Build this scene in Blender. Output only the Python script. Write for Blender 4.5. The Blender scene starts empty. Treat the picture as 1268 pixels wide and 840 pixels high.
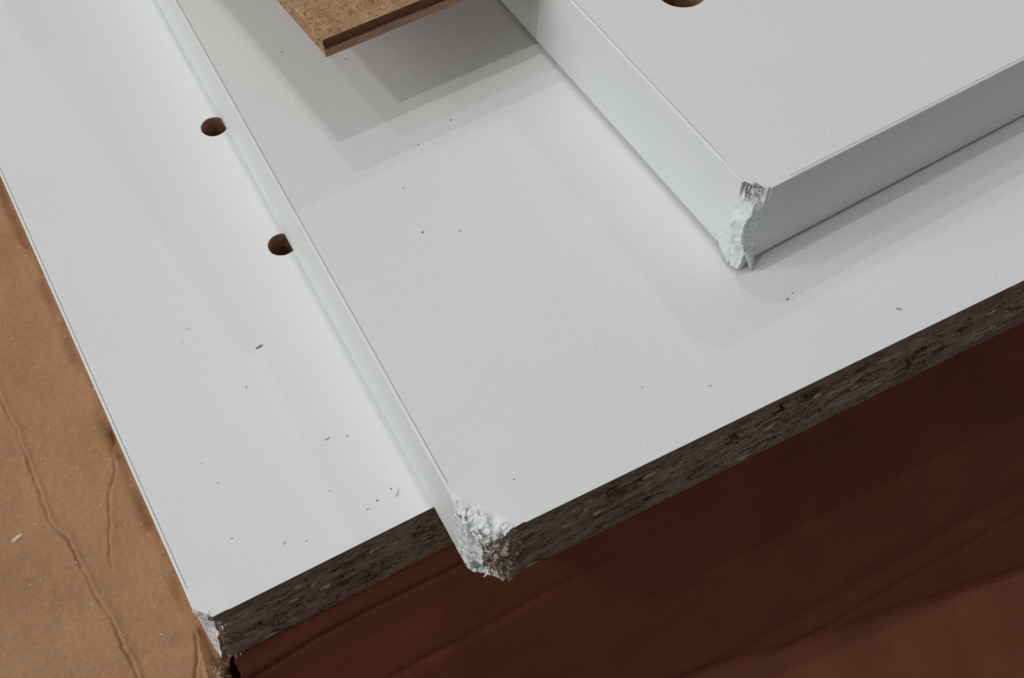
import bpy, math, random
from mathutils import Vector, Matrix, noise
from mathutils.geometry import delaunay_2d_cdt

S = 0.000911          # metres per layout unit (a board is 18 units = 16.4 mm thick)
R = random.Random(7)
scn = bpy.context.scene
col = scn.collection

# ------------------------------------------------------------------ camera
F_PX, PITCH, ROLL, CAM_H = 1546.26, 0.98190, 0.00499, 207.505
cd = bpy.data.cameras.new('camera')
cd.sensor_width = 36.0
cd.lens = F_PX * 36.0 / 1268.0
cd.clip_start = 0.01
cd.clip_end = 50
cam = bpy.data.objects.new('camera', cd)
col.objects.link(cam)
fwd = Vector((0, math.cos(PITCH), -math.sin(PITCH)))
rt = Vector((1, 0, 0))
up = rt.cross(fwd)
r2 = rt * math.cos(ROLL) + up * math.sin(ROLL)
u2 = up * math.cos(ROLL) - rt * math.sin(ROLL)
m = Matrix((r2, u2, -fwd)).transposed().to_4x4()
m.translation = Vector((0, 0, CAM_H * S))
cam.matrix_world = m
scn.camera = cam

# ------------------------------------------------------------------ world, lamps, exposure
w = bpy.data.worlds.new('World')
scn.world = w
w.use_nodes = True
w.node_tree.nodes['Background'].inputs[0].default_value = (0.95, 1.0, 1.0, 1)
w.node_tree.nodes['Background'].inputs[1].default_value = 0.175
scn.view_settings.view_transform = 'Standard'
scn.view_settings.look = 'None'
scn.view_settings.exposure = 0
scn.view_settings.gamma = 1
scn.render.engine = 'CYCLES'

AC = 0.55782                       # yaw of the top board; lamp offsets are read from its shadows
NF = Vector((math.sin(AC), -math.cos(AC), 0))
NL = Vector((-math.cos(AC), -math.sin(AC), 0))
TGT = Vector((20, 120, 36)) * S

def lamp(name, f, l, lum, sx, sy, dist=1.9, colr=(1, 1, 1)):
    """f, l: how far a shadow edge falls to the front / left per 18.8 units of height;
    lum: what the lamp adds to the white board."""
    d = (-(NF * f + NL * l) + Vector((0, 0, 18.8))).normalized()
    ld = bpy.data.lights.new(name, 'AREA')
    ld.shape = 'RECTANGLE'
    ld.size, ld.size_y = sx, sy
    ld.color = colr
    ld.energy = lum * math.pi ** 2 * dist ** 2 / (0.78 * d.z)
    o = bpy.data.objects.new(name, ld)
    col.objects.link(o)
    xa = Vector((math.cos(0.54), math.sin(0.54), 0))
    xa = (xa - d * xa.dot(d)).normalized()
    ya = d.cross(xa)
    mm = Matrix((xa, ya, d)).transposed().to_4x4()
    mm.translation = TGT + d * dist
    o.matrix_world = mm
    return o

lamp('ceiling_lamp', 2.7, 0.75, 0.080, 0.09, 0.018, colr=(1.0, 0.985, 0.965))
lamp('ceiling_lamp', 10.1, 1.4, 0.046, 0.06, 0.018, colr=(1.0, 0.985, 0.965))
lamp('ceiling_lamp', 12.2, 15.3, 0.026, 0.05, 0.025)
lamp('ceiling_lamp', -0.1, -13.2, 0.075, 0.08, 0.02, colr=(1.0, 0.98, 0.95))
lamp('ceiling_lamp', 7.0, -9.0, 0.03, 0.05, 0.02)
# unseen broad area lamps, added as ambient fill from left and behind
lamp('fill_light', 9.0, -33.0, 0.145, 1.5, 1.2, dist=2.2, colr=(0.96, 1.0, 1.0))
lamp('fill_light', 9.0, -14.0, 0.015, 1.6, 1.2, dist=2.4, colr=(0.96, 1.0, 1.0))

# ------------------------------------------------------------------ helpers
def nz(x, y, z):
    return noise.noise(Vector((x, y, z)))

def fb(x, y, z, o=4):
    return noise.fractal(Vector((x, y, z)), 0.8, 2.1, o)

def sm(a, b, x):
    t = min(1.0, max(0.0, (x - a) / (b - a)))
    return t * t * (3 - 2 * t)

def mesh(name, V, Fc, mats, idx=None, parent=None, smooth=False, attr=None):
    me = bpy.data.meshes.new(name)
    me.from_pydata([(v[0] * S, v[1] * S, v[2] * S) for v in V], [], Fc)
    for mt in (mats if isinstance(mats, (list, tuple)) else [mats]):
        me.materials.append(mt)
    if idx:
        me.polygons.foreach_set('material_index', idx)
    if smooth:
        me.polygons.foreach_set('use_smooth', [True] * len(me.polygons))
    for an, vals in (attr or {}).items():
        a = me.attributes.new(an, 'FLOAT', 'POINT')
        a.data.foreach_set('value', vals)
    me.update()
    o = bpy.data.objects.new(name, me)
    col.objects.link(o)
    if parent:
        o.parent = parent
    return o

def thing(name, label, cat, loc=(0, 0, 0), rz=0, group=None):
    o = bpy.data.objects.new(name, None)
    o.empty_display_size = 0.02
    col.objects.link(o)
    o.location = Vector(loc) * S
    o.rotation_euler = (0, 0, rz)
    return tag(o, label, cat, group)

def tag(o, label, cat, group=None):
    o['label'] = label
    o['category'] = cat
    if group:
        o['group'] = group
    return o

def prism(outer, holes, z0, z1):
    """plan polygon with holes, extruded"""
    pts, edges = [], []
    for loop in [outer] + holes:
        b = len(pts)
        n = len(loop)
        pts += [Vector(q) for q in loop]
        edges += [(b + i, b + (i + 1) % n) for i in range(n)]
    vs, es, fs, *_ = delaunay_2d_cdt(pts, edges, [], 0, 1e-6)

    def inside(x, y, loop):
        c = False
        for (x0, y0), (x1, y1) in zip(loop, loop[1:] + loop[:1]):
            if (y0 > y) != (y1 > y) and x < x0 + (x1 - x0) * (y - y0) / (y1 - y0):
                c = not c
        return c
    tri = []
    for f in fs:
        cx = sum(vs[i].x for i in f) / len(f)
        cy = sum(vs[i].y for i in f) / len(f)
        if inside(cx, cy, outer) and not any(inside(cx, cy, h) for h in holes):
            tri.append(f)
    fs = tri
    n = len(vs)
    V = [(v.x, v.y, z1) for v in vs] + [(v.x, v.y, z0) for v in vs]
    Fc = [tuple(f) for f in fs] + [tuple(n + i for i in reversed(f)) for f in fs]
    cnt = {}
    for f in fs:
        for i in range(len(f)):
            cnt[(f[i], f[(i + 1) % len(f)])] = 1
    for (a, b) in list(cnt):
        if (b, a) not in cnt:
            Fc.append((b, a, n + a, n + b))
    return V, Fc

def circ(cx, cy, r, n=40, jag=0.0):
    return [(cx + (r + jag * R.uniform(-1, 1)) * math.cos(2 * math.pi * i / n),
             cy + (r + jag * R.uniform(-1, 1)) * math.sin(2 * math.pi * i / n)) for i in range(n)]

def sweep(profile, p0, p1, axis):
    """profile: closed list of (across, z); swept along axis ('x' or 'y') from p0 to p1"""
    n = len(profile)
    V = []
    for t in (p0, p1):
        for a, z in profile:
            V.append((a, t, z) if axis == 'y' else (t, a, z))
    Fc = [(i, (i + 1) % n, n + (i + 1) % n, n + i) for i in range(n)]
    Fc += [tuple(reversed(range(n))), tuple(range(n, 2 * n))]
    if axis == 'y':
        Fc = [tuple(reversed(f)) for f in Fc]
    return V, Fc

# ------------------------------------------------------------------ materials
class NT:
    def __init__(s, name):
        s.m = bpy.data.materials.new(name)
        s.m.use_nodes = True
        s.t = s.m.node_tree
        s.b = s.t.nodes['Principled BSDF']
        s.tc = s.n('ShaderNodeTexCoord').outputs['Object']

    def n(s, typ, **kw):
        x = s.t.nodes.new(typ)
        for k, v in kw.items():
            setattr(x, k, v)
        return x

    def l(s, a, b):
        s.t.links.new(a, b)

    def mapped(s, sc, rot=(0, 0, 0)):
        x = s.n('ShaderNodeMapping')
        x.inputs['Scale'].default_value = sc
        x.inputs['Rotation'].default_value = rot
        s.l(s.tc, x.inputs['Vector'])
        return x.outputs[0]

    def noise(s, sc, detail=4, rough=0.55, dist=0.0):
        x = s.n('ShaderNodeTexNoise')
        x.inputs['Scale'].default_value = 1.0
        x.inputs['Detail'].default_value = detail
        x.inputs['Roughness'].default_value = rough
        x.inputs['Distortion'].default_value = dist
        s.l(s.mapped(sc if isinstance(sc, tuple) else (sc, sc, sc)), x.inputs['Vector'])
        return x.outputs['Fac']

    def voro(s, sc, out='Color', feature='F1'):
        x = s.n('ShaderNodeTexVoronoi', feature=feature)
        x.inputs['Scale'].default_value = 1.0
        s.l(s.mapped(sc), x.inputs['Vector'])
        return x.outputs[out]

    def ramp(s, fac, stops, interp='LINEAR'):
        x = s.n('ShaderNodeValToRGB')
        cr = x.color_ramp
        cr.interpolation = interp
        while len(cr.elements) < len(stops):
            cr.elements.new(0.5)
        for e, (p, c) in zip(cr.elements, stops):
            e.position = p
            e.color = (c, c, c, 1) if isinstance(c, (int, float)) else (*c, 1)
        s.l(fac, x.inputs[0])
        return x.outputs[0]

    def mix(s, fac, a, b, mode='MIX'):
        x = s.n('ShaderNodeMix', data_type='RGBA', blend_type=mode)
        for sock, v in ((x.inputs[0], fac), (x.inputs[6], a), (x.inputs[7], b)):
            if isinstance(v, (int, float)):
                sock.default_value = v
            elif isinstance(v, tuple):
                sock.default_value = (*v, 1)
            else:
                s.l(v, sock)
        return x.outputs[2]

    def math(s, op, a, b):
        x = s.n('ShaderNodeMath', operation=op)
        for sock, v in ((x.inputs[0], a), (x.inputs[1], b)):
            if isinstance(v, (int, float)):
                sock.default_value = v
            else:
                s.l(v, sock)
        return x.outputs[0]

    def bump(s, h, strength, dist):
        x = s.n('ShaderNodeBump')
        x.inputs['Strength'].default_value = strength
        x.inputs['Distance'].default_value = dist
        s.l(h, x.inputs['Height'])
        s.l(x.outputs[0], s.b.inputs['Normal'])

    def fin(s, colr, rough, spec=0.4):
        if isinstance(colr, tuple):
            s.b.inputs['Base Color'].default_value = (*colr, 1)
        else:
            s.l(colr, s.b.inputs['Base Color'])
        if isinstance(rough, (int, float)):
            s.b.inputs['Roughness'].default_value = rough
        else:
            s.l(rough, s.b.inputs['Roughness'])
        s.b.inputs['Specular IOR Level'].default_value = spec
        return s.m

def mat_laminate():
    t = NT('white_melamine')
    smudge = t.ramp(t.noise(45, 5, 0.6), [(0.3, (0.765, 0.775, 0.77)), (0.7, (0.79, 0.79, 0.785))])
    dust = t.ramp(t.noise(420, 3, 0.5), [(0.70, 0.0), (0.80, 1.0)])
    c = t.mix(t.math('MULTIPLY', dust, 0.10), smudge, (0.45, 0.42, 0.38))
    h = t.noise(1400, 3, 0.5)
    t.bump(h, 0.4, 0.00015)
    return t.fin(c, t.ramp(t.noise(120, 3), [(0.3, 0.55), (0.7, 0.65)]), 0.25)

def mat_band():
    t = NT('white_edge_band')
    c = t.ramp(t.noise(90, 4), [(0.3, (0.75, 0.765, 0.75)), (0.7, (0.78, 0.785, 0.775))])
    t.bump(t.noise(700, 3), 0.2, 0.00012)
    return t.fin(c, 0.58, 0.25)

def chip_color(t, dark=0.0):
    """pressed wood chips: flat flakes along the edge, finer and darker towards both faces"""
    def cells(sc, k):
        sep = t.n('ShaderNodeSeparateColor')
        t.l(t.voro(sc), sep.inputs[0])
        return sep.outputs[k]
    base = t.ramp(cells((170, 170, 560), 0), [(0.0, (0.20, 0.125, 0.082)), (0.3, (0.30, 0.21, 0.145)),
                                              (0.75, (0.365, 0.27, 0.195)), (1.0, (0.47, 0.37, 0.285))])
    fc = t.ramp(cells((900, 900, 2000), 1), [(0.0, (0.21, 0.135, 0.09)), (0.5, (0.33, 0.235, 0.165)), (1.0, (0.44, 0.335, 0.25))])
    c = t.mix(0.35, base, fc)
    gr = t.noise((520, 520, 1700), 5, 0.65)
    c = t.mix(0.55, c, t.ramp(gr, [(0.25, 0.65), (0.75, 1.3)]), 'MULTIPLY')
    big = t.noise((70, 70, 260), 3, 0.5)
    c = t.mix(0.7, c, t.ramp(big, [(0.3, 0.65), (0.7, 1.25)]), 'MULTIPLY')
    sx = t.n('ShaderNodeSeparateXYZ')
    t.l(t.tc, sx.inputs[0])
    lay = t.ramp(t.math('DIVIDE', sx.outputs[2], 18.0 * S), [(0.0, 0.6), (0.10, 0.2), (0.22, 0.0), (0.76, 0.0), (0.84, 0.6), (1.0, 0.75)])
    c = t.mix(lay, c, t.mix(0.5, (0.15, 0.078, 0.05), fc))
    pits = t.ramp(t.noise((170, 170, 480), 6, 0.72, 1.0), [(0.585, 0.0), (0.615, 1.0)])
    c = t.mix(t.math('MULTIPLY', pits, 0.85), c, (0.055, 0.026, 0.016))
    pale_fleck = t.ramp(cells((620, 620, 1300), 2), [(0.982, 0.0), (0.988, 1.0)])  # rare small pale chips
    c = t.mix(t.math('MULTIPLY', pale_fleck, 0.7), c, (0.70, 0.60, 0.50))
    return c, gr

def mat_chip():
    t = NT('raw_chipboard')
    c, g = chip_color(t)
    t.bump(g, 0.7, 0.0003)
    return t.fin(c, 0.85, 0.2)

def mat_core_hole():
    t = NT('drilled_chipboard')
    c = t.ramp(t.noise((900, 900, 1600), 5, 0.65), [(0.3, (0.20, 0.10, 0.058)), (0.7, (0.52, 0.31, 0.19))])
    t.bump(t.noise(1500, 3), 0.6, 0.0003)
    return t.fin(c, 0.9, 0.15)

def mat_crush_white():
    t = NT('crushed_white_laminate')
    at = t.n('ShaderNodeAttribute', attribute_name='raw').outputs['Fac']
    cr = t.n('ShaderNodeAttribute', attribute_name='crush').outputs['Fac']
    sound = t.ramp(t.noise(45, 5, 0.6), [(0.3, (0.765, 0.775, 0.77)), (0.7, (0.79, 0.79, 0.785))])
    bare = t.ramp(t.noise(700, 4, 0.6), [(0.3, (0.77, 0.79, 0.80)), (0.7, (0.82, 0.83, 0.84))])
    white = t.mix(cr, sound, bare)
    raw = t.ramp(t.noise(2200, 4, 0.65), [(0.3, (0.13, 0.10, 0.08)), (0.55, (0.33, 0.28, 0.22)), (0.75, (0.58, 0.52, 0.45))])
    c = t.mix(at, white, raw)
    t.bump(t.math('MULTIPLY', t.noise(1800, 4, 0.6), cr), 0.5, 0.0003)
    return t.fin(c, 0.5, 0.3)

def mat_crush_chip():
    t = NT('crushed_chipboard')
    at = t.n('ShaderNodeAttribute', attribute_name='raw').outputs['Fac']
    c, g = chip_color(t)
    pale = t.ramp(t.noise(2600, 4, 0.7), [(0.35, (0.17, 0.115, 0.08)), (0.5, (0.40, 0.33, 0.27)), (0.66, (0.74, 0.69, 0.63))])
    c = t.mix(at, c, pale)
    t.bump(t.noise(2000, 4, 0.6), 0.8, 0.0004)
    return t.fin(c, 0.85, 0.2)

def mat_cardboard():
    t = NT('brown_cardboard')
    a = t.ramp(t.noise(60, 5, 0.6), [(0.3, (0.36, 0.186, 0.096)), (0.7, (0.43, 0.234, 0.126))])
    f = t.ramp(t.noise((1500, 1500, 1500), 4, 0.7), [(0.3, 0.86), (0.7, 1.12)])
    c = t.mix(1.0, a, f, 'MULTIPLY')
    blot = t.ramp(t.noise(260, 4, 0.65), [(0.56, 0.0), (0.75, 1.0)])
    c = t.mix(t.math('MULTIPLY', blot, 0.22), c, (0.20, 0.105, 0.055))
    t.bump(t.noise(900, 5, 0.65), 0.35, 0.0003)
    return t.fin(c, 0.85, 0.2)

def mat_cardboard_lit_shaded(name, c0, c1):
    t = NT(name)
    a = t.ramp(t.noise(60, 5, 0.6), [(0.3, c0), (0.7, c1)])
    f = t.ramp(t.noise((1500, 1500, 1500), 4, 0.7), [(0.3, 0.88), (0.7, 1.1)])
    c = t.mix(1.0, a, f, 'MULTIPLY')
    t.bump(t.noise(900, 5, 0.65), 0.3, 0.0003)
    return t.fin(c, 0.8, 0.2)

def mat_hdf():
    t = NT('hardboard_face')
    a = t.ramp(t.noise(420, 6, 0.7), [(0.3, (0.30, 0.165, 0.085)), (0.55, (0.43, 0.255, 0.14)), (0.75, (0.56, 0.37, 0.22))])
    f1 = t.ramp(t.noise((1500, 650, 600), 4, 0.65, 1.5), [(0.57, 0.0), (0.62, 1.0)])
    f2 = t.ramp(t.noise((620, 1550, 600), 4, 0.65, 1.5), [(0.58, 0.0), (0.63, 1.0)])
    c = t.mix(t.math('MULTIPLY', f1, 0.8), a, (0.10, 0.045, 0.022))
    c = t.mix(t.math('MULTIPLY', f2, 0.8), c, (0.12, 0.055, 0.026))
    li = t.ramp(t.noise((380, 1500, 600), 3, 0.6, 0.8), [(0.65, 0.0), (0.70, 1.0)])
    c = t.mix(t.math('MULTIPLY', li, 0.6), c, (0.68, 0.50, 0.32))
    t.bump(t.noise(1300, 4), 0.3, 0.0002)
    return t.fin(c, 0.7, 0.25)

def mat_hdf_edge():
    t = NT('hardboard_edge')
    c = t.ramp(t.noise((500, 500, 2600), 4, 0.65), [(0.3, (0.30, 0.17, 0.105)), (0.7, (0.44, 0.27, 0.175))])
    t.bump(t.noise(1300, 4), 0.5, 0.0003)
    return t.fin(c, 0.85, 0.2)

def mat_hdf_dark():
    t = NT('hardboard_edge_dark')
    c = t.ramp(t.noise((500, 500, 2600), 4, 0.65), [(0.3, (0.095, 0.040, 0.022)), (0.7, (0.17, 0.078, 0.044))])
    t.bump(t.noise(1300, 4), 0.5, 0.0003)
    return t.fin(c, 0.85, 0.2)

def mat_plain(name, c, rough=0.8):
    t = NT(name)
    v = t.ramp(t.noise(1500, 3), [(0.3, tuple(x * 0.8 for x in c)), (0.7, tuple(min(1, x * 1.2) for x in c))])
    return t.fin(v, rough, 0.2)

LAM, BAND, CHIP, HOLE = mat_laminate(), mat_band(), mat_chip(), mat_core_hole()
CRW, CRC, CARD, HDF, HDFE = mat_crush_white(), mat_crush_chip(), mat_cardboard(), mat_hdf(), mat_hdf_edge()
HDFD = mat_hdf_dark()  # darker tone for the upper part of the hardboard edge
CARD_SHADE = mat_cardboard_lit_shaded('painted_shade_cardboard', (0.170, 0.050, 0.023), (0.215, 0.064, 0.030))  # box cardboard darkened and reddened: the front's shade is put into the colour
CARD_LIT = mat_cardboard_lit_shaded('painted_lit_cardboard', (0.200, 0.068, 0.033), (0.240, 0.084, 0.042))  # paler copy of the front cardboard: lamplight painted into the flap
GLUE = mat_plain('dark_seam', (0.10, 0.08, 0.06))
CRUMB_D = mat_plain('dark_crumb', (0.29, 0.265, 0.24))
CRUMB_G = mat_plain('grey_crumb', (0.56, 0.54, 0.51))
CRUMB_L = mat_plain('pale_shaving', (0.78, 0.60, 0.43))
FLOOR = mat_plain('floor_grey', (0.16, 0.13, 0.11))

# ------------------------------------------------------------------ the cardboard box the boards lie on
T = 18.0
E_ = 0.52             # edge band thickness
A_POS, A_ROT = (-49.288, 72.026, 0.0), 0.51753
B_POS, B_ROT = (-4.854, 77.654, 18.0), 0.49275
C_POS, C_ROT = (38.658, 129.547, 36.815), 0.55782

PHI = math.radians(25)
PAN_L = 165.0
PHI2 = math.radians(68)        # below a slanting fold the front panel leans out much further
BOX_H = 125.0
box = thing('cardboard_box', 'large creased brown cardboard box the white boards lie on', 'box',
            (A_POS[0], A_POS[1], -BOX_H), A_ROT)
ZB = BOX_H     # local height of the top of the box

def seg_d(px, py, pl):
    """distance to a polyline, side, and position along it (0..1)"""
    best = (1e9, 0, 0)
    n = len(pl) - 1
    for i in range(n):
        ax, ay = pl[i]
        bx, by = pl[i + 1]
        dx, dy = bx - ax, by - ay
        L2 = dx * dx + dy * dy
        t = max(0, min(1, ((px - ax) * dx + (py - ay) * dy) / L2))
        qx, qy = ax + t * dx, ay + t * dy
        d = math.hypot(px - qx, py - qy)
        if d < best[0]:
            s = dx * (py - ay) - dy * (px - ax)
            best = (d, 1 if s > 0 else -1, (i + t) / n)
    return best

CRE1 = [(-17.5, 80), (-17.3, 67.5), (-16.73, 59.0), (-16.95, 48.4), (-17.29, 40.1), (-15.26, 34.8), (-14.73, 25.2),
        (-14.12, 20.6), (-13.28, 12.5), (-13.54, 4.6), (-14.2, -6)]
CRE2 = [(-0.6, 56), (-2.0, 50), (-2.76, 45.3), (-6.07, 38.5), (-8.64, 31.6), (-10.63, 22.9)]
FOLD = [(-34, 9.6), (-20.44, 8.44), (-13.54, 7.77), (-7.99, 7.09), (-1.5, 6.74)]
TEAR1 = [(-1.5, 8.2), (-2.0, 7.0), (-2.4, 5.2), (-3.22, 2.8), (-4.99, -0.3), (-6, -3)]
TEAR2 = [(-1.66, 6.0), (-2.2, 2.5), (-2.85, -1.5), (-3.4, -4)]
EDGE = [(1.9, 0.9), (1.2, 0.45), (0.48, -0.12), (-0.3, -1.1), (-1.18, -2.4), (-3.4, -7.0), (-7, -14), (-12, -26)]

def sheet_z(x, y):
    z = 0.42 * fb(x * 0.06, y * 0.05, 1.7, 3) + 0.13 * fb(x * 0.3, y * 0.22, 5.1, 3)
    # wander of the crease lines
    wx = x + 0.55 * nz(x * 0.25, y * 0.25, 9.0) + 0.25 * nz(x * 0.9, y * 0.9, 3.0)
    wy = y + 0.55 * nz(x * 0.25, y * 0.25, 19.0)
    d, s, t = seg_d(wx, wy, CRE1)
    z -= 0.62 * math.exp(-(d / 0.26) ** 2) * max(0.15, 0.75 + 0.9 * nz(y * 0.14, 2.2, 0))
    z += (0.42 if s > 0 else 0.10) * math.exp(-(d / (0.9 + 0.3 * nz(y * 0.1, 0, 5))) ** 2)
    d, s, t = seg_d(wx, wy, CRE2)
    k = sm(0, 0.12, t) * (1 - sm(0.8, 1.0, t))
    z -= k * 0.60 * math.exp(-(d / 0.26) ** 2) * max(0.2, 0.8 + nz(y * 0.2, 9, 0))
    z += k * (0.30 if s > 0 else 0.08) * math.exp(-(d / 1.0) ** 2)
    d, s, t = seg_d(wx, wy, FOLD)
    z -= 0.75 * math.exp(-(d / 1.5) ** 2) * (0.35 + 0.65 * sm(0.25, 0.9, t))
    z -= 0.07 * max(0.0, 7.0 - y)
    # puckers where the board presses the paper
    e = math.exp(-((x + 1.3) / 1.1) ** 2)
    z -= e * max(0, 0.55 + 1.3 * nz(y * 0.09, 0.3, 4.4) + 0.5 * nz(y * 0.4, x * 0.5, 7.7)) * sm(8, 16, y)
    # torn, folded-down corner
    if y < 9:
        d, s, t = seg_d(x + 0.2 * nz(x, y, 3.3), y, TEAR1)
        k = 1 - sm(6.5, 8.4, y)
        if x < 3:
            z -= k * 0.8 * math.exp(-(d / 0.28) ** 2)
            if s > 0:
                z += k * 0.35 * math.exp(-(d / 0.8) ** 2)
        d, s2, t = seg_d(x + 0.2 * nz(x, y, 8.3), y, TEAR2)
        if s2 > 0:
            z -= k * min(2.2, 0.75 * d)
        else:
            z += k * 0.3 * math.exp(-(d / 0.4) ** 2)
    # flat where the board rests on it
    f = sm(-0.7, 0.3, x) * sm(0.6, 2.0, y)
    z = z * (1 - f) - 0.02 * f
    if x > -0.7 and y > 0.6:
        z = min(z, -0.02)
    return min(z, 0.9)

def edge_x(y):
    for (x0, y0), (x1, y1) in zip(EDGE, EDGE[1:]):
        if y1 <= y <= y0:
            return x0 + (x1 - x0) * (y0 - y) / (y0 - y1)
    return 1e9 if y > EDGE[0][1] else EDGE[-1][0]

def axis(stops):
    out = []
    for a, b, st in stops:
        n = max(1, round((b - a) / st))
        out += [a + (b - a) * i / n for i in range(n)]
    out.append(stops[-1][1])
    return out

xs = axis([(-160, -60, 10), (-60, -34, 2), (-34, -21, 0.35), (-21, 3, 0.2), (3, 30, 9), (30, 430, 100)])
ys = axis([(-24, -6, 1.0), (-6, 30, 0.22), (30, 125, 0.38), (125, 150, 5), (150, 540, 65)])
V, Fc, keep = [], [], {}
for j, y in enumerate(ys):
    ex = edge_x(y)
    for i, x in enumerate(xs):
        xx = x
        if x > ex and x - ex < 0.5:
            xx = ex + 0.16 * nz(y * 2.2, 0.5, 0)      # snap the ragged edge
        V.append((xx, y, ZB + sheet_z(xx, y)))
nx = len(xs)
for j in range(len(ys) - 1):
    for i in range(nx - 1):
        if xs[i] > edge_x(ys[j]) or xs[i] > edge_x(ys[j + 1]) + 0.35:
            continue
        if xs[i] > 3 and ys[j] < 0.9:
            continue
        Fc.append((j * nx + i, j * nx + i + 1, (j + 1) * nx + i + 1, (j + 1) * nx + i))
o = mesh('top_panel', V, Fc, CARD, parent=box, smooth=True)
o['label'] = 'creased top of the box with a torn corner'
sd = o.modifiers.new('thickness', 'SOLIDIFY')
sd.thickness = 2.6 * S
sd.offset = -1

# the front panel leans out below the boards; creases run parallel to its upper fold
def panel_h(x, d):
    h = 0.3 * fb(x * 0.02, d * 0.05, 3.0, 3) + 0.05 * fb(x * 0.12, d * 0.2, 8.0, 3)
    wd = d + 0.7 * nz(x * 0.06, 1.0, 1.0) + 0.25 * nz(x * 0.4, 4.0, 1.0)
    c = 5.6 - (0.0 if x > 15 else (15 - x) * -0.12)
    h -= 0.75 * math.exp(-((wd - c) / 0.55) ** 2) * (1 - sm(50, 60, x))
    h += 0.5 * math.exp(-((wd - c + 2.0) / 1.7) ** 2) * (1 - sm(50, 60, x))
    h -= 0.4 * math.exp(-((wd - 23.5) / 1.2) ** 2)
    h += 0.35 * math.exp(-((wd - 62.5) / 4.0) ** 2)
    h -= 0.45 * math.exp(-((wd - 69.0) / 3.0) ** 2)
    h -= 0.35 * math.exp(-((wd - 76.3) / 1.2) ** 2)
    return h

px_ = axis([(2.2, 60, 0.5), (60, 200, 1.0), (200, 430, 40)])
pd_ = axis([(0, 30, 0.35), (30, 100, 0.7), (100, PAN_L, 5)])
sp, cp = math.sin(PHI), math.cos(PHI)

def fold_d(x):
    return 70 + (x - 90.9) * 0.304 + 0.8 * nz(x * 0.05, 6.0, 0)

def panel_part(name, label, mat, lower):
    V, Fc = [], []
    nx = len(px_)
    for d0 in pd_:
        for x in px_:
            dl = fold_d(x)
            d = max(d0, dl) if lower else min(d0, dl)
            h = panel_h(x, d) * sm(0, 3, d) * (1 - sm(140, 165, d))
            xx = x
            if x < 2.3:
                xx = x - 0.05 * d + 0.25 * nz(d * 0.8, 0, 0)
            t_ = d - dl
            dx_ = 0.5 * (t_ + math.sqrt(t_ * t_ + 14.0))           # rounded fold
            h -= 1.0 * math.exp(-((t_ + 1.0) / 2.2) ** 2)
            yo = (d - dx_) * sp + dx_ * math.sin(PHI2)
            zo = min((d - dx_) * cp + dx_ * math.cos(PHI2), BOX_H - 0.3)
            V.append((xx, 0.55 - yo - h * cp, ZB - 0.25 - zo + h * sp))
    for j in range(len(pd_) - 1):
        for i in range(nx - 1):
            dls = (fold_d(px_[i]), fold_d(px_[i + 1]))
            if (lower and pd_[j + 1] > min(dls)) or (not lower and pd_[j] < max(dls)):
                Fc.append((j * nx + i, (j + 1) * nx + i, (j + 1) * nx + i + 1, j * nx + i + 1))
    o = mesh(name, V, Fc, mat, parent=box, smooth=True)
    o['label'] = label
    return o

panel_part('front_panel', 'shaded front of the box below the cut edges', CARD_SHADE, False)
panel_part('lower_flap', 'flap, painted lighter as if lit, folded out at the foot of the box front', CARD_LIT, True)
# the remaining walls
def slab(x0, x1, y0, y1, z0, z1):
    V = [(x, y, z) for z in (z0, z1) for y in (y0, y1) for x in (x0, x1)]
    return V, [(0, 2, 3, 1), (4, 5, 7, 6), (0, 1, 5, 4), (2, 6, 7, 3), (0, 4, 6, 2), (1, 3, 7, 5)]
mesh('side_panel', *slab(-2.6, 0.2, 4, 540, 0, ZB - 3.6), CARD, parent=box)
mesh('side_panel', *slab(427, 430, 4, 540, 0, ZB - 3.6), CARD, parent=box)
mesh('back_panel', *slab(0.5, 426.5, 536, 539, 0, ZB - 3.6), CARD, parent=box)
# frayed paper fibres at the torn corner
V, Fc = [], []
for k in range(46):
    cx = R.gauss(-1.3, 0.55)
    cy = R.gauss(-1.2, 0.9)
    a = R.uniform(0, 6.28)
    L = R.uniform(0.3, 1.3)
    wd = R.uniform(0.03, 0.09)
    zb = ZB + sheet_z(cx, cy) + 0.02
    b = len(V)
    for q in range(4):
        t = q / 3
        x = cx + math.cos(a + 0.5 * t) * L * t
        y = cy + math.sin(a + 0.5 * t) * L * t
        z = zb + 0.45 * L * math.sin(t * 2.4) * R.uniform(0.5, 1)
        ww = wd * (1 - 0.6 * t)
        V += [(x - math.sin(a) * ww, y + math.cos(a) * ww, z), (x + math.sin(a) * ww, y - math.cos(a) * ww, z + 0.03)]
    Fc += [(b + 2 * q, b + 2 * q + 1, b + 2 * q + 3, b + 2 * q + 2) for q in range(3)]
o = mesh('frayed_fibres', V, Fc, CRUMB_L, parent=box)
o['kind'] = 'stuff'

V, Fc = slab(-900, 900, -500, 1300, -BOX_H - 20, -BOX_H - 0.3)
o = mesh('floor', V, Fc, FLOOR)
o['kind'] = 'structure'

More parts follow.
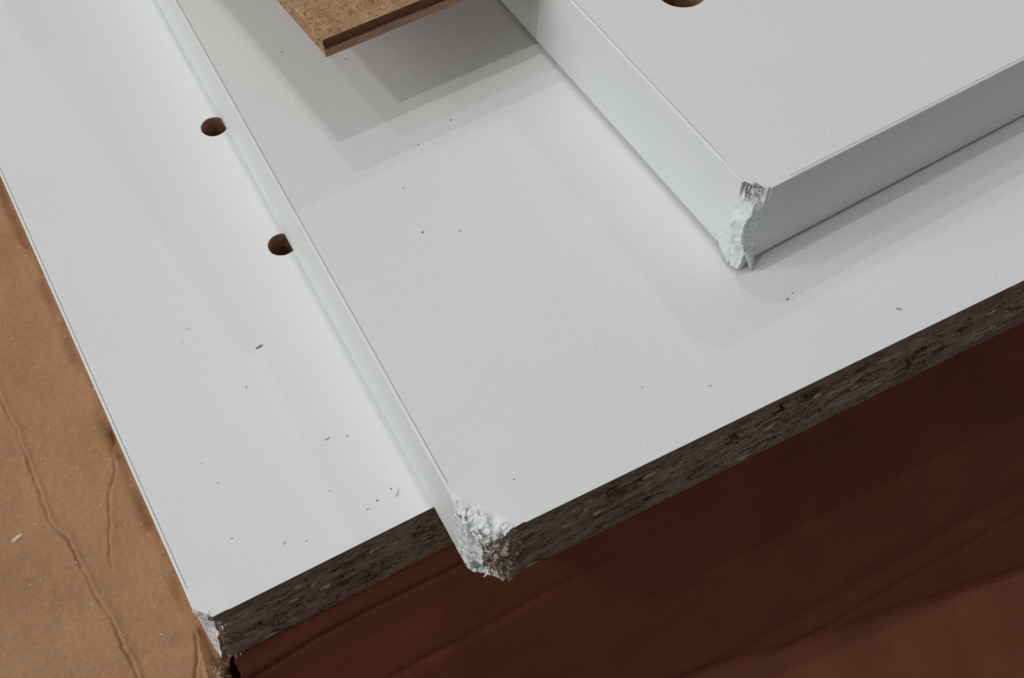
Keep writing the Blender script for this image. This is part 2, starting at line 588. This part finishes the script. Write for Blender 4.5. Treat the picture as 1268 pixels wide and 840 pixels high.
# ------------------------------------------------------------------ boards
def front_relief(x, z, seed):
    """how far the sawn chipboard face sinks in: torn-out chips, long along the board"""
    core = sm(1.2, 3.2, z) * (1 - sm(14.2, 16.2, z))
    a = nz(x * 0.24 + seed, z * 0.75, seed)
    b = nz(x * 0.6 + seed, z * 1.5, 3.3 + seed)
    c = nz(x * 1.7, z * 3.0 + seed, 6.1)
    h = 0.05 * abs(c) + 0.08 * max(0, b + 0.1)
    h += core * (1.3 * sm(0.28, 0.36, a + 0.25 * c) + 0.7 * sm(0.38, 0.46, b + 0.14 * c))
    # narrow black crevices between chips
    m = sm(-0.12, 0.05, nz(x * 0.11 + 7 * seed, z * 0.28, 2.2))
    cv = abs(nz(x * 0.34 + 0.25 * c, z * 1.25 + seed, 8.8))
    h += core * 1.5 * m * (1 - sm(0.02, 0.07, cv))
    h += 0.03 * fb(x * 3, z * 5, seed, 2)
    h += 0.10 * sm(16.6, 17.6, z) * (0.5 + nz(x * 1.2, 7.0, seed))
    return max(0.0, h)

def make_board(name, label, pos, rot, Lx, Ly, bu, bv, holes, raw_front, deform, seed, clabel):
    root = thing(name, label, 'board', pos, rot, None)
    skin = 0.16
    f0 = 0.0 if raw_front else E_ + 0.09        # front limit of the skins
    g = E_ + 0.09                               # left limit of the skins (a hairline seam stays open)
    outer = [(bu, f0), (Lx, f0), (Lx, Ly), (g, Ly), (g, bv), (bu, bv)]
    hl = [circ(x, y, r, 44, 0.03) for x, y, r in holes]
    o = mesh('top_laminate', *prism(outer, hl, T - skin, T), LAM, parent=root)
    mesh('bottom_laminate', *prism([(q[0], max(q[1], 0.8)) for q in outer], [], 0, skin), LAM, parent=root)
    y0 = 3.4 if raw_front else E_
    core = [(bu, y0), (Lx - 0.3, y0), (Lx - 0.3, Ly - 0.3), (E_, Ly - 0.3), (E_, bv), (3.8, bv - 2.5), (bu - 1.0, 4.2)]
    hl2 = [circ(x, y, r - 0.02, 44) for x, y, r in holes]
    mesh('chipboard_core', *prism(core, hl2, skin + 0.01, T - skin - 0.01), [CHIP if raw_front else HOLE], parent=root)
    for x, y, r in holes:
        # drilled blind hole: rough wall and bottom
        V, Fc = [], []
        n = 44
        levels = [T - skin - 0.05, T - 2, T - 4, T - 6, T - 8, T - 10]
        for k, z in enumerate(levels):
            for i in range(n):
                th = 2 * math.pi * i / n
                rr = r - 0.04 - 0.12 * abs(nz(math.cos(th) * 3 + x, math.sin(th) * 3, z * 1.3)) * (k > 0)
                V.append((x + rr * math.cos(th), y + rr * math.sin(th), z))
        for k in range(len(levels) - 1):
            for i in range(n):
                Fc.append((k * n + i, k * n + (i + 1) % n, (k + 1) * n + (i + 1) % n, (k + 1) * n + i))
        V.append((x, y, T - 10.6))
        c = len(V) - 1
        b = (len(levels) - 1) * n
        Fc += [(b + i, b + (i + 1) % n, c) for i in range(n)]
        mesh('drill_hole', V, Fc, HOLE, parent=root)
    # left edge band, rounded over at the top
    prof = [(E_, 0.0), (0.12, 0.0), (0.0, 0.12)]
    rr = 0.34
    for k in range(6):
        th = math.pi - k * math.pi / 10
        prof.append((rr + rr * math.cos(th), T - rr + rr * math.sin(th)))
    prof += [(E_, T - 0.02)]
    V, Fc = sweep(prof, bv, Ly, 'y')
    mesh('edge_band', V, Fc, BAND, parent=root)
    if raw_front:
        xs = axis([(bu, 112, 0.22), (112, Lx - 0.3, 12)])
        zs = axis([(0.0, T - skin, 0.2)])
        V, Fc = [], []
        for z in zs:
            for x in xs:
                V.append((x, 0.03 + front_relief(x, z, seed), z))
        n = len(xs)
        for j in range(len(zs) - 1):
            for i in range(n - 1):
                Fc.append((j * n + i, j * n + i + 1, (j + 1) * n + i + 1, (j + 1) * n + i))
        o = mesh('cut_edge', V, Fc, CHIP, parent=root)
        o['label'] = 'raw sawn chipboard edge'
    else:
        prof2 = [(E_, 0.0), (0.12, 0.0), (0.0, 0.12)]
        for k in range(6):
            th = math.pi - k * math.pi / 10
            prof2.append((rr + rr * math.cos(th), T - rr + rr * math.sin(th)))
        prof2 += [(E_, T - 0.02)]
        V, Fc = sweep(prof2, bu, Lx, 'x')
        mesh('edge_band', V, Fc, BAND, parent=root)
    # crushed corner: dense shell of the corner block, deformed
    st = 0.17
    nu, nv, nw = round(bu / st), round(bv / st), round(T / st)
    ids, V, raw, cru, Fc, mi = {}, [], [], [], [], []

    def vid(i, j, k, face):
        key = (i, j, k)
        if key not in ids:
            ids[key] = len(V)
            u, v, w_ = bu * i / nu, bv * j / nv, T * k / nw
            x, y, z, r_, c_ = deform(u, v, w_)
            cru.append(c_)
            V.append((x, y, z))
            raw.append(r_)
        return ids[key]
    for i in range(nu):
        for j in range(nv):
            Fc.append((vid(i, j, 0, 0), vid(i + 1, j, 0, 0), vid(i + 1, j + 1, 0, 0), vid(i, j + 1, 0, 0)))
            mi.append(0)
    for j in range(nv):
        for k in range(nw):
            Fc.append((vid(0, j, k, 1), vid(0, j + 1, k, 1), vid(0, j + 1, k + 1, 1), vid(0, j, k + 1, 1)))
            Fc[-1] = tuple(reversed(Fc[-1])) if False else Fc[-1]
            mi.append(0)
    for i in range(nu):
        for k in range(nw):
            Fc.append((vid(i, 0, k, 2), vid(i, 0, k + 1, 2), vid(i + 1, 0, k + 1, 2), vid(i + 1, 0, k, 2)))
            mi.append(1 if raw_front else 0)
    # underside
    for i in range(nu):
        for j in range(nv):
            Fc.append((vid(i, j, nw, 3), vid(i, j + 1, nw, 3), vid(i + 1, j + 1, nw, 3), vid(i + 1, j, nw, 3)))
            mi.append(0)
    o = mesh('crushed_corner', V, Fc, [CRW, CRC], mi, root, smooth=True, attr={'raw': raw, 'crush': cru})
    o['label'] = clabel
    return root

def flakes(root, name, specs, mat):
    """small torn shards standing off a crushed corner: (x, y, z, spread, count, length)"""
    V, Fc = [], []
    for x, y, z, spd, n, L0 in specs:
        for _ in range(n):
            c = Vector((x + R.gauss(0, spd), y + R.gauss(0, spd), z + R.gauss(0, spd)))
            d = Vector((R.gauss(-0.3, 0.7), R.gauss(-0.5, 0.7), R.gauss(-0.1, 0.6))).normalized()
            s = d.cross(Vector((R.gauss(0, 1), R.gauss(0, 1), R.gauss(0, 1)))).normalized()
            L = L0 * R.uniform(0.4, 1.2)
            wd = L * R.uniform(0.12, 0.32)
            b = len(V)
            bend = s.cross(d) * R.uniform(-0.3, 0.3) * L
            for q in range(4):
                t = q / 3
                p = c + d * L * t + bend * t * t
                w2 = wd * (1 - 0.75 * t) * R.uniform(0.7, 1.2)
                V += [tuple(p + s * w2), tuple(p - s * w2)]
            Fc += [(b + 2 * q, b + 2 * q + 1, b + 2 * q + 3, b + 2 * q + 2) for q in range(3)]
    o = mesh(name, V, Fc, mat, parent=root)
    o['kind'] = 'stuff'
    sd = o.modifiers.new('thickness', 'SOLIDIFY')
    sd.thickness = 0.05 * S
    return o

# --- lowest board: small crushed corner, the edge band torn and folded round it
def deform_A(u, v, w_):
    z = T - w_
    k = w_ / T
    rad = 3.0 + 0.8 * nz(1.3, w_ * 0.45, 0.2)
    h = sm(0, 1, max(0.0, 1 - (u / rad + v / (rad + 0.9))))
    amp = sm(0.0, 0.4, h)
    q = (1.7 * (1 - k) + 0.6) * (0.9 + 0.5 * nz(0.3, w_ * 0.5, 2.0))
    x = u + q * h
    y = v + 0.55 * q * h
    if u < 2.5:
        # bite in the torn band, then a lip that folds back out
        x += 0.75 * math.exp(-((v - 1.2) / 1.5) ** 2 - ((w_ - 7.5) / 3.0) ** 2)
        x -= 0.45 * math.exp(-((v - 2.6) / 0.9) ** 2 - ((w_ - 2.2) / 1.6) ** 2)
    z -= 1.0 * h * (1 - k) + 0.9 * amp * (1 - k) * fb(u * 1.1, v * 1.1, w_ * 0.5, 3)
    x += amp * 0.25 * fb(u * 0.8 + 3, v, w_ * 0.4, 3)
    y += amp * 0.25 * fb(u * 0.8 - 3, v, w_ * 0.4, 3)
    if v == 0:
        fr = front_relief(u, z, 2.7)
        y += (0.03 + fr) * sm(0.8, 3.5, u)
    n1 = nz(u * 1.1 + 5, v * 1.1, w_ * 0.7)
    r_ = sm(0.32, 0.45, n1) * amp * (0.7 if w_ < 6 else 0.15)
    if v == 0 and u > 0:
        r_ = 0.45 * sm(0.1, 0.5, nz(u * 1.2, w_ * 1.2, 5)) * (1 - sm(1, 4.5, u))
    return x, y, z, r_, amp

board_a = make_board('white_board', 'lowest white laminate board with two drilled holes, lying on brown cardboard',
                     A_POS, A_ROT, 420, 520, 5.0, 6.5, [(42.17, 98.8, 2.72), (42.0, 63.7, 2.72)], True, deform_A, 2.7,
                     'small split corner with torn white edge band')
flakes(board_a, 'torn_flakes', [(1.6, 1.2, 17.0, 0.7, 9, 0.9), (3.2, 0.0, 15.5, 0.6, 8, 0.7), (2.5, -0.1, 0.8, 0.6, 8, 0.6)], CRW)

# --- middle board: corner beaten down, laminate crumpled white, chips frayed out below
def deform_B(u, v, w_):
    z = T - w_
    k = w_ / T
    wob = 0.10 * nz(u * 0.5, v * 0.5, 3.1)
    g = max(0.0, min(1.0, 1 - (u / 7.2 + v / 10.4) + wob * sm(0, 2, u + v)))
    if u > 7.6 or v > 10.8:
        g = 0.0
    rad = 4.8 + 0.8 * nz(2.3, w_ * 0.3, 0.2)
    h = sm(0, 1, max(0.0, 1 - (u + v) / rad))
    gg = sm(0, 0.3, g)
    drop = 4.6 * g ** 1.5
    z -= drop * (1 - k) ** 1.2
    q = 1.6 + 2.4 * sm(0.5, 1.0, k)
    x = u + q * 0.75 * h
    y = v + q * 0.75 * h
    cr = fb(u * 0.55 + 11, v * 0.5, w_ * 0.4, 4)
    rg = abs(nz(u * 0.8, v * 0.6 + 4, w_ * 0.6))
    fine = nz(u * 2.4, v * 2.0, w_ * 2.0 + 5)
    top = 1 - sm(0.0, 2.0, w_)
    z += gg * (0.85 * cr - 1.3 * max(0, 0.22 - rg) + 0.2 * fine) * (top * 1.0 + 0.15)
    x += gg * 0.32 * fb(u * 0.8 + 31, v * 0.7, w_ * 0.5, 4)
    y += gg * 0.32 * fb(u * 0.8 - 31, v * 0.7, w_ * 0.5, 4)
    if v == 0:
        fr = front_relief(u, T - w_, 8.4)
        y += (0.03 + fr) * sm(3.0, 6.5, u)
        out = gg * (0.35 + 1.1 * fb(u * 1.1, w_ * 0.9, 2.0, 4)) * sm(0.10, 0.3, k) * sm(0, 1.0, u)
        y -= out
        z += 0.4 * gg * fb(u * 1.0 + 7, w_ * 1.0, 6.0, 3)
    if k > 0.88:
        b = sm(0.88, 1.0, k)
        z += b * (h * 1.2 + 0.7 * gg * fb(u * 1.1, v * 1.1, 4.0, 3))
    n1 = nz(u * 0.9 + 2, v * 0.6, w_ * 0.8 + 1)
    n2 = nz(u * 2.2 + 9, v * 1.1, w_ * 1.6 + 7)
    r_ = gg * max(0.95 * sm(0.27, 0.36, n1 + 0.2 * fine), 0.95 * sm(0.30, 0.40, n2)) * (1 if w_ < 1 else 0.6)
    if v == 0 and u > 0:
        r_ = gg * sm(0.0, 0.3, 0.25 + nz(u * 1.1, w_ * 1.1, 2))
    return x, y, z, r_, gg

board_b = make_board('white_board', 'middle white laminate board with a badly crushed corner and raw chipboard front',
                     B_POS, B_ROT, 400, 500, 8.0, 11.2, [], True, deform_B, 8.4,
                     'crumpled white laminate over frayed wood chips')
flakes(board_b, 'torn_flakes', [(2.4, 2.0, 13.0, 0.8, 26, 0.8), (3.5, 4.0, 15.3, 1.0, 26, 0.9), (1.4, 5.0, 15.8, 0.9, 12, 0.7),
                                (5.8, 0.6, 16.5, 0.5, 14, 0.7)], CRW)
flakes(board_b, 'frayed_chips', [(3.6, 0.0, 9.5, 0.9, 20, 0.7), (4.8, -0.1, 6.0, 1.2, 26, 0.7), (3.8, 0.5, 3.4, 0.6, 14, 0.6),
                                 (6.0, 0.0, 12.5, 0.8, 16, 0.6), (6.4, -0.1, 3.6, 0.8, 10, 0.6)], CRC)
flakes(board_b, 'splinter', [(2.4, 1.6, 1.6, 0.3, 5, 1.1)], CRW)

# --- top board: white band on both edges, corner split and smeared
def deform_C(u, v, w_):
    z = T - w_
    k = w_ / T
    rad = 4.0 + 0.9 * nz(4.3, w_ * 0.3, 0.2)
    h = sm(0, 1, max(0.0, 1 - (u + v) / rad))
    hs = sm(0, 0.45, h)
    ht = sm(0, 1, max(0.0, 1 - (u / 3.4 + v / 4.4) + 0.22 * nz(u * 1.4, v * 1.4, 5.5) * sm(0, 1.5, u + v)))
    tp = 1 - sm(0.0, 0.26, k)
    q = 2.6 * tp * ht + (0.2 - 0.35 * sm(0.7, 1.0, k)) * h
    x = u + q
    y = v + q
    # split-open top
    z -= tp * (1.9 * ht + 0.9 * sm(0, 0.3, ht) * fb(u * 1.5, v * 1.5, 1.0, 4))
    # swollen, smeared left face
    sw = math.exp(-((v - 2.2) / 2.9) ** 2 - ((w_ - 11.5) / 6.0) ** 2) * (1 - sm(5.5, 8.2, v))
    if u == 0:
        x -= 0.85 * sw + 0.65 * sw * fb(v * 0.55, w_ * 0.33, 3.0, 4)
    x += hs * 0.25 * fb(u * 0.6 + 21, v * 0.6, w_ * 0.5, 3)
    y += hs * 0.25 * fb(u * 0.6 - 21, v * 0.6, w_ * 0.5, 3)
    # the crest wanders where the band folds round the corner
    x += 0.75 * math.sin(w_ * 0.5 + 0.2) * math.exp(-(u + v) / 1.6) * sm(2, 6, w_)
    if k > 0.84:
        b = sm(0.84, 1.0, k)
        z -= b * (1.05 * sm(0.6, 0.95, h) + 0.5 * hs * nz(u * 1.4, v * 1.4, 7))
        z += b * 0.6 * math.exp(-u) * max(0, nz(v * 1.3, 3, 3)) * (1 - sm(5, 7.5, v))
        x -= b * 0.35 * hs
        y -= b * 0.35 * hs
    z = max(z, -0.80)
    n1 = nz(u * 1.5 + 2, v * 1.5, w_ * 1.0 + 1)
    r_ = sm(0, 0.4, ht) * (0.2 + 0.8 * sm(-0.05, 0.2, n1)) * (1 - sm(1.5, 4.8, w_)) * 0.5
    return x, y, z, r_, max(hs, sw if u == 0 else 0)

board_c = make_board('white_board', 'topmost white laminate board with white banded edges and a split corner',
                     C_POS, C_ROT, 330, 330, 7.5, 8.5, [(18.64, 45.6, 4.66)], False, deform_C, 5.1,
                     'split corner with smeared white edge band')
flakes(board_c, 'torn_flakes', [(1.7, 2.4, 16.6, 0.55, 26, 0.8), (2.4, 1.4, 16.4, 0.5, 22, 0.8), (1.4, 1.4, 14.5, 0.4, 12, 0.8),
                                (0.0, 2.0, 0.7, 0.6, 22, 1.1), (-0.1, 4.0, 0.4, 0.6, 12, 1.0), (-0.1, 6.3, 0.2, 0.4, 4, 1.0)], CRW)

def torn_skin(root):
    """the edge band peeled off the corner: a ragged curled fringe and a pointed shard down to the board below"""
    V, Fc = [], []
    n, mrows = 44, 12
    for i in range(n + 1):
        v = -0.3 + 7.2 * i / n
        low = 15.9 + 2.1 * sm(7.0, 4.0, v) + 0.75 * nz(v * 1.3, 1.0, 2.0) + 0.35 * nz(v * 4.0, 5.0, 2.0)
        low = min(low, 18.65)
        for j in range(mrows + 1):
            t = j / mrows
            w_ = 12.5 + (low - 12.5) * t
            lift = (0.55 * (1 - sm(4.5, 7.0, v)) + 0.12) * t ** 1.6 * (0.7 + 0.6 * nz(v * 0.9, 3.0, 1.0))
            lift += 0.22 * t * nz(v * 2.2, w_ * 0.9, 4.0)
            bx, by, bz, _, _ = deform_C(0.0, max(v, 0.0), min(w_, 17.9))
            V.append((bx + 0.16 * (1 - t) ** 0.5 - lift, by + min(v, 0.0), T - w_))
    for i in range(n):
        for j in range(mrows):
            a = i * (mrows + 1) + j
            Fc.append((a, a + 1, a + mrows + 2, a + mrows + 1))
    # pointed shard
    b = len(V)
    L = 9
    for i in range(L + 1):
        t = i / L
        p0 = Vector((0.1, 0.55, 4.8)).lerp(Vector((1.55, -1.70, -0.74)), t)
        p1 = Vector((3.6, 0.35, 3.4)).lerp(Vector((1.75, -1.70, -0.74)), t)
        for q in range(5):
            f = q / 4
            p = p0.lerp(p1, f)
            k = math.sin(math.pi * f) * (1 - t) * t * 2.5
            V.append((p.x + 0.15 * nz(i * 0.9, q, 1) * (1 - t), p.y - 0.40 * k - 0.18 * t * nz(i * 0.7, q * 0.8, 4), max(-0.74, p.z)))
    for i in range(L):
        for q in range(4):
            a = b + i * 5 + q
            Fc.append((a, a + 5, a + 6, a + 1))
    o = mesh('torn_skin', V, Fc, BAND, parent=root, smooth=True)
    o['label'] = 'ragged white edge band peeled down to the board below'
    sd = o.modifiers.new('thickness', 'SOLIDIFY')
    sd.thickness = 0.14 * S
    sd.offset = 0

torn_skin(board_c)

# ------------------------------------------------------------------ the hardboard offcut lying on the top board
ZD = C_POS[2] + T
TD = 3.3
hb = thing('hardboard_sheet', 'thin tan hardboard sheet resting on the topmost white board, corner overhanging', 'hardboard',
           (-32.31, 160.40, ZD + 0.02), math.radians(31.9))
LXD, LYD = 260, 190
sk = math.radians(3.3)           # the sheet is not cut square
def dxy(x, y):
    return x - y * math.tan(sk), y
V, Fc = [], []
xs = axis([(0, 60, 0.8), (60, LXD, 20)])
prof = [(0.0, 0.0), (0.10, 0.35), (0.30, 1.45), (0.62, 1.62), (0.66, 3.1), (0.80, TD)]
nP = len(prof)
for x in xs:
    for j, (yy, zz) in enumerate(prof):
        jg = 0.10 * nz(x * 0.8, zz * 1.5, 4.0)
        q = dxy(x + (0.25 * zz / TD if x == 0 else 0), yy + jg)
        V.append((q[0], q[1], zz))
for i in range(len(xs) - 1):
    for j in range(nP - 1):
        Fc.append((i * nP + j, (i + 1) * nP + j, (i + 1) * nP + j + 1, i * nP + j + 1))
o = mesh('sawn_edge', V, Fc, [HDFE, HDFD], [0 if j < 2 else 1 for i in range(len(xs) - 1) for j in range(nP - 1)], parent=hb)
V = [(*dxy(0.22, 0.8), TD), (*dxy(LXD, 0.8), TD), (*dxy(LXD, LYD), TD), (*dxy(0.22, LYD), TD),
     (*dxy(0, 0.02), 0), (*dxy(LXD, 0.02), 0), (*dxy(LXD, LYD), 0), (*dxy(0, LYD), 0),
     (*dxy(0.02, 0.66), TD - 0.25)]
mesh('face', V, [(0, 1, 2, 3), (7, 6, 5, 4), (1, 5, 6, 2), (2, 6, 7, 3), (0, 3, 7, 4, 8)], HDF, parent=hb)

# ------------------------------------------------------------------ crumbs and sawdust
def crumb(name, pos, rot, local, z, L, wd, ang, mat, label, group, curl=0.3, peak=0.7):
    """a small curled chip of wood"""
    x, y = local
    ca, sa = math.cos(rot), math.sin(rot)
    V, Fc = [], []
    n = 5
    for i in range(n):
        t = i / (n - 1) - 0.5
        ww = wd * (0.35 + 0.65 * math.cos(t * 2.6)) * R.uniform(0.8, 1.2)
        cz = curl * L * (0.25 - t * t) * 0.8
        cy = curl * L * 0.6 * t * t
        t *= 0.85
        ww *= 0.85
        V += [(t * L, cy - ww / 2, cz), (t * L, cy + ww / 2, cz), (t * L, cy, cz + ww * peak)]
    for i in range(n - 1):
        a, b = 3 * i, 3 * i + 3
        Fc += [(a, b, b + 2, a + 2), (b + 1, a + 1, a + 2, b + 2), (a, a + 1, b + 1, b)]
    Fc += [(0, 2, 1), (3 * n - 3, 3 * n - 2, 3 * n - 1)]
    o = mesh(name, V, Fc, mat)
    o.location = Vector((pos[0] + x * ca - y * sa, pos[1] + x * sa + y * ca, z)) * S
    o.rotation_euler = (0, 0, rot + ang)
    return tag(o, label, 'crumb', group)

for i, (q, L, wd, ang, mt) in enumerate([
        ((28.93, 43.96), 1.6, 0.55, 0.2, 0), ((23.55, 37.12), 1.0, 0.25, 1.0, 1), ((18.98, 54.01), 1.4, 0.22, -0.8, 1),
        ((16.92, 51.51), 0.7, 0.15, -0.5, 1), ((31.66, 20.54), 1.25, 0.36, 0.1, 1), ((34.98, 19.41), 0.45, 0.3, 0, 0),
        ((34.05, 5.7), 0.5, 0.4, 0, 0), ((37.07, 6.5), 0.45, 0.32, 1, 0), ((31.92, 5.01), 0.5, 0.35, 0, 1),
        ((27.84, 11.27), 0.5, 0.2, 0, 1), ((12.04, 21.89), 0.4, 0.25, 0, 1), ((10.14, 11.2), 0.45, 0.35, 0, 1),
        ((17.33, 6.16), 0.8, 0.2, 0.4, 1), ((20.75, 4.74), 0.6, 0.2, 0.5, 1), ((10.91, 26.77), 0.35, 0.2, 0, 1)]):
    crumb('wood_crumb', A_POS, A_ROT, q, 18.0, L, wd, ang, (CRUMB_D, CRUMB_G)[mt],
          {0: 'largest dark wood crumb on the lowest white board', 2: 'thin grey splinter on the lowest white board beside a shorter one',
           4: 'oblong grey crumb on the lowest white board next to a tiny dark dot'}.get(i, 'tiny dark wood crumb on the lowest white board'),
          'crumbs on the lowest white board')
crumb('wood_fibre', A_POS, A_ROT, (37.6, 5.2), 18.0, 2.3, 0.18, 0.75, CRUMB_G,
      'thin curled grey fibre on the lowest white board beside the crushed corner', None, 0.5)
for i, (q, L, wd, ang, mt) in enumerate([
        ((18.4, 57.38), 0.5, 0.45, 0, 0), ((24.43, 54.6), 0.9, 0.18, 0.1, 1), ((66.61, 15.56), 0.6, 0.4, 0.5, 0),
        ((68.11, 16.29), 0.5, 0.22, 1, 0), ((82.02, 5.15), 1.3, 0.3, -0.75, 0), ((45.66, 7.28), 1.0, 0.2, -0.2, 1),
        ((9.84, 7.2), 0.5, 0.3, 0, 1), ((35.84, 12.14), 0.4, 0.25, 0, 1), ((34.69, 79.05), 0.5, 0.35, 0.7, 0),
        ((26.63, 76.2), 0.4, 0.3, 0.3, 0), ((19.74, 68.18), 0.5, 0.35, 0, 1), ((23.81, 102.91), 0.5, 0.35, 0, 0),
        ((13.62, 110.55), 0.5, 0.3, 0, 0), ((67.6, 15.0), 0.35, 0.25, 0, 1)]):
    crumb('wood_crumb', B_POS, B_ROT, q, 36.0, L, wd, ang, (CRUMB_D, CRUMB_G)[mt],
          {4: 'long dark splinter near the raw front edge of the middle white board',
           0: 'round dark dot alone on the open face of the middle white board',
           5: 'thin grey splinter near the raw front edge of the middle white board'}.get(i, 'tiny dark wood crumb on the middle white board'),
          'crumbs on the middle white board')
for i, q in enumerate([(-3.0, 104.5), (-2.3, 101.5), (-2.6, 97.2), (-4.36, 88.9), (-8.78, 73.3), (-19.46, 40.4),
                       (-21.94, 29.3), (-19.75, 23.4), (-15.6, 20.9), (-12.43, 12.9), (-6.97, 9.81), (-7.82, 38.3),
                       (-5.41, 39.1), (-5.28, 32.5), (-2.38, 28.6), (-2.85, 31.1), (-3.2, 19.5), (-2.18, 19.75),
                       (-23.91, 29.5), (-15.46, 29.7), (-11.25, 59.0), (-3.61, 54.7), (-11.22, 82.3), (-1.9, 77.7),
                       (-14.63, 53.3), (-9.25, 47.4), (-0.9, 63), (-1.2, 24.0), (-6.2, 15.0)]):
    crumb('sawdust_speck', A_POS, A_ROT, q, sheet_z(*q) + 0.02, R.uniform(0.45, 1.0), R.uniform(0.18, 0.35),
          R.uniform(0, 3), CRUMB_L, 'tiny pale sawdust speck on the brown cardboard', 'sawdust specks on the cardboard')
crumb('wood_shaving', A_POS, A_ROT, (-23.2, 39.3), sheet_z(-23.2, 39.3) + 0.03, 2.4, 0.9, 0.3, CRUMB_L,
      'largest pale wood shaving on the brown cardboard beside the long crease', None, 0.45, 0.25)
